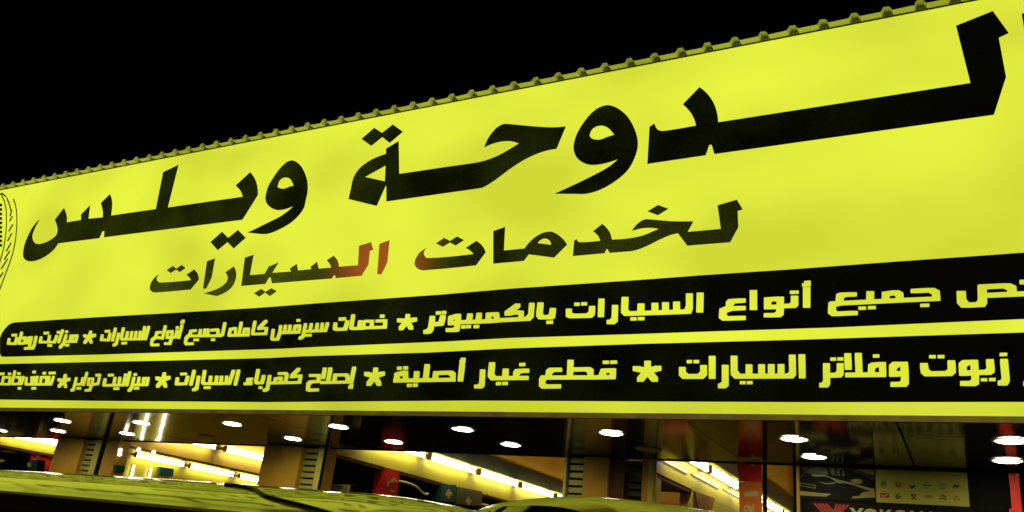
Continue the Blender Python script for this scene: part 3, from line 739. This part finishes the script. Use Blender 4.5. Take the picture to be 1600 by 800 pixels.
# leftmost bay
rc = polyX('red_cloth', PT('48,704 64,706 83,709.5 81,722 79,737 70,737 56,722 50,724'), W1-.05, .1, RED); tag(rc, 'red cloth with yellow stripes left of the first ochre column', 'cloth')
mW1 = lambda x, y: onX(x, y, W1-.05)
strokes('stripe', (0, 0, 1), [PT('56.5,713 62,707 72,710 83,713'), PT('58,714 66,710 74,712 82,715')], (1.3, 1.3), m=PALE, mapf=mW1, parent=rc, nrm=Vector((1, 0, 0)), front=.008)
gb2 = polyX('green_box', PT('50,718.5 60,718 57.5,736 48,735.5'), W1+.06, .1, GRN); tag(gb2, 'teal box in front of the red cloth with yellow stripes', 'box')
bb2 = polyX('black_box', PT('61,718 71,720 69,736 58,736'), W1+.08, .1, BLK); tag(bb2, 'black box right of the teal box in the leftmost bay', 'box')
tag(polyX('pale_carton', PT('46,723 49.5,723 48,730 45,729'), W1+.05, .06, PALE), 'small pale carton left of the teal box', 'carton')
for k, s in enumerate(['0,704 14,703.5 27,706 26,708 10,707', '0,717 6,718.5 9,719 4,722 0,721']):
    tag(polyX('shelf_item', PT(s), W1-.1, .1, [PALE, INKO][k]), ['flat pale item on the top shelf at the left edge', 'small ochre item on the lower shelf at the left edge'][k], 'item')
# second bay
gb3 = polyX('green_box', PT('181,726.5 196.5,728 194,737.5 180,737'), W2+.05, .05, GRN); tag(gb3, 'small dark green box low beside the ochre pier', 'box')
gb4 = polyX('green_box', PT('250,729.5 272,732.5 270,745 249,742'), W1+.09, .08, GRN); tag(gb4, 'dark green box below the fluorescent tubes, right of the upright tubes', 'box')
# fourth bay
tag(polyY('orange_carton', PT('1021.5,781.5 1048,786 1069,789 1068.5,815 1020,812'), 9.62, .3, REDO), 'orange carton low in the dark opening left of the red banner', 'carton')
tag(polyX('brown_cloth', PT('1086,767.5 1117.5,778.5 1110,803 1103,806 1093,803'), W4+.03, .025, CLOTH), 'tapering brown cloth hung on the yellow wall left of the red banner', 'cloth')

# long red banner
ban = thing('red_banner', onY(1171, 800, YB-.06), 'tall red and orange banner with a pale strip and script, hung under the soffit', 'banner')
YBN = YB-.06
polyY('banner_header', PT('1152,723 1166,723.3 1168,724.5 1190.5,726.2 1190,752.8 1154,752.2'), YBN, .012, RED, ban)
polyY('banner_cloth', PT('1154.5,752.8 1172,753.2 1172.3,830 1156,830'), YBN+.004, .01, REDO, ban); polyY('banner_cloth', PT('1172.1,753.2 1189.8,753.3 1191.5,830 1172.4,830'), YBN+.004, .01, REDO, ban)  # light coming through the lower cloth is put into its brighter orange
polyY('pale_strip', PT('1163,767.8 1185,768.2 1185,775.8 1162.8,775.4'), YBN, .003, PALE, ban, .003)
strokes('script', (0, 0, 1), [PT('1163.5,799 1163,794 1166,790.5 1169.5,792 1168.5,798 1164,800'), PT('1171,788.5 1171.5,800'), PT('1174,793 1174,800'), PT('1177.5,788 1176,800')], (2.2, 2.4), m=PALE, mapf=lambda x, y: onY(x, y, YBN), parent=ban, front=.004)
tag(polyY('grommet', PT('1176,724.5s 1178.5,726.5s 1176,728.8s 1173.5,726.5s'), YBN-.004, .004, PALE), 'pale round fixing at the top of the tall red banner', 'fixing')
ban2 = polyY('red_banner', PT('1575,739.5 1592,740 1593.5,760 1598,805 1577.5,830 1577,795 1581,794 1578,760'), YBN, .012, RED)
tag(ban2, 'narrow red banner hanging at the right edge under two downlights', 'banner')
tag(polyY('grommet', PT('1590.3,739.3s 1592.3,741.3s 1590.3,743.3s 1588.3,741.3s'), YBN-.004, .004, PALE), 'pale round fixing at the top of the narrow red banner', 'fixing')
# dark shopfront with the two posters
box('shopfront_wall', px_x(1236), BX1, YB+.10, YB+.28, 0, ZS-.014, BLK, bld)
box('shopfront_post', px_x(1242.5), px_x(1247), YB+.05, YB+.098, 0, ZS-.014, PLAST, bld)
box('banner_post', px_x(1191.5), px_x(1196.5), YB, YB+.07, 0, ZS-.014, BLK, bld)
YP = YB+.086
ph = polyY('photo_poster', PT('1247.8,727.3 1367,732.5 1369,785 1248.5,778.5'), YP, .01, PHOTO); tag(ph, 'dark photo poster of a car beside the poster of car emblems', 'poster')
def pr(s, m, o=.0015): polyY('print', cr(1230, 720, .1, PT(s)), YP, .001, m, ph, o)
pr('200,90 620,100 640,220 420,225 300,190', PHOTOG); pr('640,105 880,112 900,240 700,225', PHOTOG)
pr('380,235s 560,220s 760,285s 950,330s 1200,400s 1360,440 1370,560 1300,480s 1200,440s 960,360s 800,350 620,250s', PHOTOY, .0025)
pr('1000,130 1355,140 1355,230 1200,182', PHOTOY); pr('980,310 1060,285s 1170,300 1170,350 1060,352s', PHOTOY, .002); pr('195,470 690,520 600,560 195,540', PHOTOY)
pr('1010,590 1020,555 1130,550 1180,492s 1370,490 1375,575', PHOTOY, .0035)
pr('200,340 450,380 440,435 192,390', INKG, .002); pr('215,355 435,392 428,422 207,382', PHOTO, .003)
pr('480,325 620,350 640,370 780,330 720,362 600,365', PHOTOY, .002); pr('820,130 860,135 850,250 825,245', PHOTO, .003); pr('740,110 770,112 775,240 755,238', PHOTO, .003)
pr('345,85 385,88 185,300 160,270', INK, .003); pr('860,100 1010,108 1365,250 1350,320 1260,260', INK, .003)
lp_ = polyY('emblem_poster', PT('1367.6,733 1511,738.5 1515,791.6 1369.4,784.6'), YP-.004, .01, PAPER); tag(lp_, 'yellowish poster with two rows of car maker emblems under the soffit', 'poster')
Qc = (1360, 720, .1)
mP = lambda x, y: onY(x, y, YP-.004)
def em(lines, pen, m, k=0): return strokes('emblem', Qc, [PT(l) for l in lines], pen, m=m, mapf=mP, parent=lp_, front=.0015+k*.001)
def ell(cx, cy, rx, ry, n=16): return ' '.join('%.1f,%.1f' % (cx+rx*math.cos(2*math.pi*k/n), cy+ry*math.sin(2*math.pi*k/n)) for k in range(n+1))
polyY('emblem', cr(1360, 720, .1, PT(ell(205, 370, 56, 54)))[:-1], YP-.004, .001, INK, lp_, .0015)
em(['172,345 205,385 238,345', '165,372 195,410 205,385 215,410 245,372', ell(205, 370, 47, 45)], (6, 6), PAPER, 2)
em(['385,345 480,345 475,412 390,412 385,345'], (5, 5), INKR); em(['405,355 412,410', '465,355 458,410', '410,385 462,385'], (17, 12), INKR, 1)
em(['622,392 650,425 690,390', '640,400 675,400'], (22, 22), INK); em([ell(885, 385, 45, 45)], (5, 5), INKG); em(['832,385 940,387'], (14, 16), INK, 1)
em([ell(1125, 395, 62, 40), ell(1125, 380, 38, 22), ell(1125, 395, 20, 38)], (6, 6), INKG); em([ell(1338, 402, 66, 30)], (5, 6), INKG); em(['1305,415 1325,385', '1350,418 1375,385', '1312,405 1372,398'], (22, 14), INK, 1)
polyY('emblem', cr(1360, 720, .1, PT('150,502 294,507 292,580 152,575')), YP-.004, .001, INKR, lp_, .0015); em(['172,530 205,555 275,525', '205,550 240,548'], (13, 10), PALE, 2)
em(['455,515 405,535 440,555 480,550', '400,555 440,580 470,560', '395,560 405,585 445,590'], (12, 11), INK); em(['635,545 700,530', '650,555 710,605', '705,545 650,600', '640,525 665,540'], (15, 13), INK)
polyY('emblem', cr(1360, 720, .1, PT('830,562 880,538 945,538 985,560 940,588 880,585')), YP-.004, .001, INKO, lp_, .0015)
em(['1088,558 1140,538 1178,566'], (11, 13), INK); em(['1085,604 1136,576 1182,610'], (11, 14), INK)
for s in ('1345,540 1363,560 1345,582 1328,560', '1300,612 1320,588 1342,598 1325,622', '1358,594 1385,592 1405,622 1375,618'):
    polyY('emblem', cr(1360, 720, .1, PT(s)), YP-.004, .001, INKR, lp_, .0015)
em(['140,143 760,166'], (20, 12), INKO); em(['810,160 960,166', '1120,170 1370,178'], (14, 8), INKG)
# tyre maker's board under the posters
yo = polyY('tyre_board', PT('1262,780 1369,786.5 1520,793 1523,835 1260,830'), YP+.003, .01, PHOTO); tag(yo, 'black board with red chevrons and yellow capital letters under the posters', 'board')
for k in range(4):
    strokes('chevron', (0, 0, 1), [PT('%.1f,%.1f %.1f,%.1f' % (1273+6*k, 787+.3*k, 1298+3.2*k, 813-3*k))], (3.0, 2), m=INKR, mapf=lambda x, y: onY(x, y, YP+.003), parent=yo, front=.0015)
    strokes('chevron', (0, 0, 1), [PT('%.1f,%.1f %.1f,%.1f' % (1325-6*k, 789.3-.3*k, 1301+.6*k, 813-3*k))], (3.0, 2), m=INKR, mapf=lambda x, y: onY(x, y, YP+.003), parent=yo, front=.0025)
txt('YOKOHAMA', 1, LETY, yo, quad_place((1327, 793), (1517, 802), (1328, 817), (1518.5, 826), YP+.003, .002), .03)

# ================================================================== parked cars
def lerp_rows(keys, n):
    """smooth interpolation of key rows (first value is the position)"""
    out = []
    u0, u1 = keys[0][0], keys[-1][0]
    us = sorted(set([u0+(u1-u0)*i/n for i in range(n+1)] + [k_[0] for k_ in keys]))
    for u in us:
        i = max(j for j in range(len(keys)-1) if keys[j][0] <= u+1e-9)
        a, b = keys[i], keys[i+1]; h = b[0]-a[0]; t = (u-a[0])/h
        row = [u]
        for c_ in range(1, len(a)):
            def slope(j):
                if j <= 0 or j >= len(keys)-1: return 0
                d0 = (keys[j][c_]-keys[j-1][c_])/(keys[j][0]-keys[j-1][0]); d1 = (keys[j+1][c_]-keys[j][c_])/(keys[j+1][0]-keys[j][0])
                return 0 if d0*d1 <= 0 else 2*d0*d1/(d0+d1)
            m0, m1 = slope(i)*h, slope(i+1)*h
            row.append((2*t**3-3*t*t+1)*a[c_] + (t**3-2*t*t+t)*m0 + (-2*t**3+3*t*t)*b[c_] + (t**3-t*t)*m1)
        out.append(row)
    return out
NL, NS, NR = 5, 5, 28
def section(row, A, B):
    u, zl, zb, zt, wb, wt = row
    zb = min(zb, zt-.01)
    A = A(u) if callable(A) else A; B = B(u) if callable(B) else B
    drop = lambda v: A*v*v + B*v**6
    full = min(1, max(0, (zt-zb)/.45))          # roof camber fades out over the bonnet
    kf = .35+.65*full
    pts = [(0, zl), (wb*.9, zl), (wb, zl+.12), (wb+.01, (zl+zb)/2), (wb-.015, zb-.03)]
    er = zt - drop(wt)*kf
    g0 = (wb-.045, zb); g1 = (wt+.045, er-.055*full-.005)
    for i in range(NS): t = i/(NS-1); pts.append((g0[0]+(g1[0]-g0[0])*t, g0[1]+(g1[1]-g0[1])*t))
    for i in range(NR+1): v = wt*(1-i/NR); pts.append((v + (.012 if i == 0 else 0), zt - drop(v)*kf))
    return pts
def make_car(name, label, loc, rotz, L, keys, A, B, paint, glass_spec, wheels, group=None):
    rows_ = lerp_rows(keys, 70)
    t = thing(name, loc, label, 'car', group); t.rotation_euler = (0, 0, rotz)
    R_ = Matrix.Rotation(rotz, 3, 'Z')
    half = [section(r, A, B) for r in rows_]; m_ = len(half[0])
    grid = []
    for r, h in zip(rows_, half):
        x = L/2 - r[0]
        grid.append([Vector((x, v, z)) for v, z in h] + [Vector((x, -v, z)) for v, z in h[-2:0:-1]])
    n = len(grid[0])
    def build(nm, V, Fc, mt, parent=t, smooth=True):
        me = bpy.data.meshes.new(nm); me.from_pydata(V, [], Fc); me.update()
        for p in me.polygons: p.use_smooth = smooth
        me.materials.append(mt); o = bpy.data.objects.new(nm, me); C.objects.link(o); o.parent = parent; return o
    V = [p for g_ in grid for p in g_]
    Fc = [[i*n+j, i*n+(j+1) % n, (i+1)*n+(j+1) % n, (i+1)*n+j] for i in range(len(grid)-1) for j in range(n)]
    Fc += [list(range(n)), [(len(grid)-1)*n+j for j in range(n)][::-1]]
    body = build('body', V, Fc, paint)
    nrm = [v.normal.copy() for v in body.data.vertices]
    cen = Vector((0, 0, .8))
    def patch(nm, u0, u1, j0, j1, mt, off=.006):
        ii = [i for i, r in enumerate(rows_) if u0-1e-6 <= r[0] <= u1+1e-6]; jj = list(range(j0, j1+1))
        PV = []
        for i in ii:
            for j in jj:
                k_ = i*n+(j % n); nv = nrm[k_]
                if nv.dot(V[k_]-cen) < 0: nv = -nv
                PV.append(V[k_]+nv*off)
        w_ = len(jj)
        PF = [[a*w_+b, a*w_+b+1, (a+1)*w_+b+1, (a+1)*w_+b] for a in range(len(ii)-1) for b in range(w_-1)]
        return build(nm, PV, PF, mt)
    s0, s1 = NL, NL+NS-1; top = NL+NS
    uu = [q for g_ in glass_spec if g_[3] == 'side' for q in g_[1:3]]
    patch('door_frame', min(uu)-.05, max(uu)+.05, s0, top, RUBBER, .003); patch('door_frame', min(uu)-.05, max(uu)+.05, n-top, n-s0, RUBBER, .003)
    for nm, u0, u1, kind in glass_spec:
        if kind == 'side':
            patch(nm, u0, u1, s0, s1, GLASS); patch(nm, u0, u1, n-s1, n-s0, GLASS)
        else:
            patch(nm, u0, u1, top+4, n-top-4, GLASS)
    for u in wheels:
        for s in (-1, 1):
            r_ = .33; c0 = Vector((L/2-u, s*(keys[4][4]-.10), r_))
            prof = [(-.1, .2), (-.1, .30), (-.08, .33), (.08, .33), (.1, .30), (.1, .2)]
            WV = []; WF = []; q = 24
            for k_ in range(q):
                a_ = 2*math.pi*k_/q
                for dx, rr in prof: WV.append(c0+Vector((rr*math.cos(a_), s*dx+s*.02, rr*math.sin(a_))))
            pn = len(prof)
            for k_ in range(q):
                for b_ in range(pn-1): WF.append([k_*pn+b_, k_*pn+b_+1, ((k_+1) % q)*pn+b_+1, ((k_+1) % q)*pn+b_])
            wh = build('wheel', WV, WF, TYRE)
            RV = [c0+Vector((.205*math.cos(2*math.pi*k_/q), s*.10, .205*math.sin(2*math.pi*k_/q))) for k_ in range(q)] + [c0+Vector((0, s*.07, 0))]
            build('rim', RV, [[k_, (k_+1) % q, q] for k_ in range(q)], RIM, wh)
    for s in (-1, 1):
        for nm, xx, mt in (('headlight', L/2-.16, CREAM), ('tail_light', -L/2+.03, INKR)):
            v_, f_ = boxg(xx-.08, xx+.02, s*.58-.14, s*.58+.14, .66, .80, .02)
            build(nm, v_, f_, mt, smooth=False)
    return t, body
ZT1 = H + .0905*2.88 + .0195
L1_ = 5.2
keys1 = [(0, .38, .60, .62, .58, .50), (.12, .26, .70, .76, .80, .66), (.45, .22, .86, .93, .90, .70), (1.0, .22, .95, 1.06, .95, .70), (1.72, .22, .98, ZT1-.045, 1.03, .90), (2.1, .22, .98, ZT1-.008, 1.03, .90), (3.4, .22, .98, ZT1, 1.03, .90), (4.55, .22, .98, ZT1-.004, 1.03, .90), (4.92, .22, .98, ZT1-.03, 1.02, .88), (5.07, .23, .97, ZT1-.11, 1.0, .85), (5.15, .26, .90, 1.05, .95, .75), (5.2, .35, .70, .74, .84, .6)]
car1, body1 = make_car('parked_car', 'champagne estate car parked side-on, its glossy roof mirroring the yellow sign', (-4.22, 3.2, 0), math.pi, L1_, keys1, .17, .075, PAINT1,
                       [('side_window', 1.75, 2.75, 'side'), ('side_window', 2.82, 3.8, 'side'), ('side_window', 3.87, 4.75, 'side'), ('windscreen', 1.08, 1.68, 'front'), ('rear_window', 5.08, 5.13, 'front')], (.95, 4.1), 'parked cars')
# black rubber strip across the near shoulder of the roof, laid onto the roof surface
bvh = BVHTree.FromPolygons([Matrix.Rotation(math.pi, 3, 'Z') @ v.co + Vector((-4.22, 3.2, 0)) for v in body1.data.vertices], [list(p.vertices) for p in body1.data.polygons])
def on_car(x, y):
    hit = bvh.ray_cast(EYE, ray(x, y).normalized()); return hit[0], hit[1]
pts = []
for x, y in smooth_path(PT('352,758.5 380,762s 400,767s 409,773s 420,778s 450,786s 480,793.5s 520,805'), False, 4):
    q, nn = on_car(x, y)
    if q: pts.append(q + (nn if nn.dot(EYE-q) > 0 else -nn)*.004)
if len(pts) > 2:
    base = car1.location
    Vt, Ft = tubeg(pts, .008, 8)
    inv = Matrix.Rotation(-math.pi, 3, 'Z')
    me = bpy.data.meshes.new('roof_strip'); me.from_pydata([inv @ (v-base) for v in Vt], [], Ft); me.materials.append(RUBBER)
    o = bpy.data.objects.new('roof_strip', me); C.objects.link(o); o.parent = car1
q2 = onY(885, 774.5, 2.08); ZT2 = q2.z + .046
keys2 = [(0, .36, .58, .60, .56, .48), (.12, .26, .68, .72, .74, .62), (.45, .22, .82, .88, .80, .64), (1.05, .22, .90, 1.0, .79, .52), (1.8, .22, .93, ZT2-.05, .79, .50), (2.2, .22, .93, ZT2-.01, .79, .50), (3.0, .22, .93, ZT2, .79, .50), (3.5, .22, .93, ZT2-.003, .79, .50), (3.74, .22, .93, ZT2-.011, .78, .49), (3.85, .22, .93, ZT2-.030, .78, .49), (3.905, .22, .93, ZT2-.062, .78, .49), (4.14, .23, .92, 1.05, .77, .48), (4.17, .26, .86, .92, .76, .58), (4.2, .34, .66, .70, .72, .56)]
TH2 = math.pi/2 - .62; P2 = onY(945, 775, 2.2); off2 = Matrix.Rotation(TH2, 3, 'Z') @ Vector((-1.72, -.36, 0)); loc2 = (P2.x-off2.x, P2.y-off2.y, 0)
car2, body2 = make_car('parked_car', 'silver hatchback of which only the rounded roof corner and side window top show', loc2, TH2, 4.2, keys2, .12, 2.0, PAINT2,
                       [('side_window', 1.85, 2.7, 'side'), ('side_window', 2.77, 3.6, 'side'), ('windscreen', 1.12, 1.75, 'front'), ('rear_window', 3.905, 4.12, 'front')], (.85, 3.4), 'parked cars')
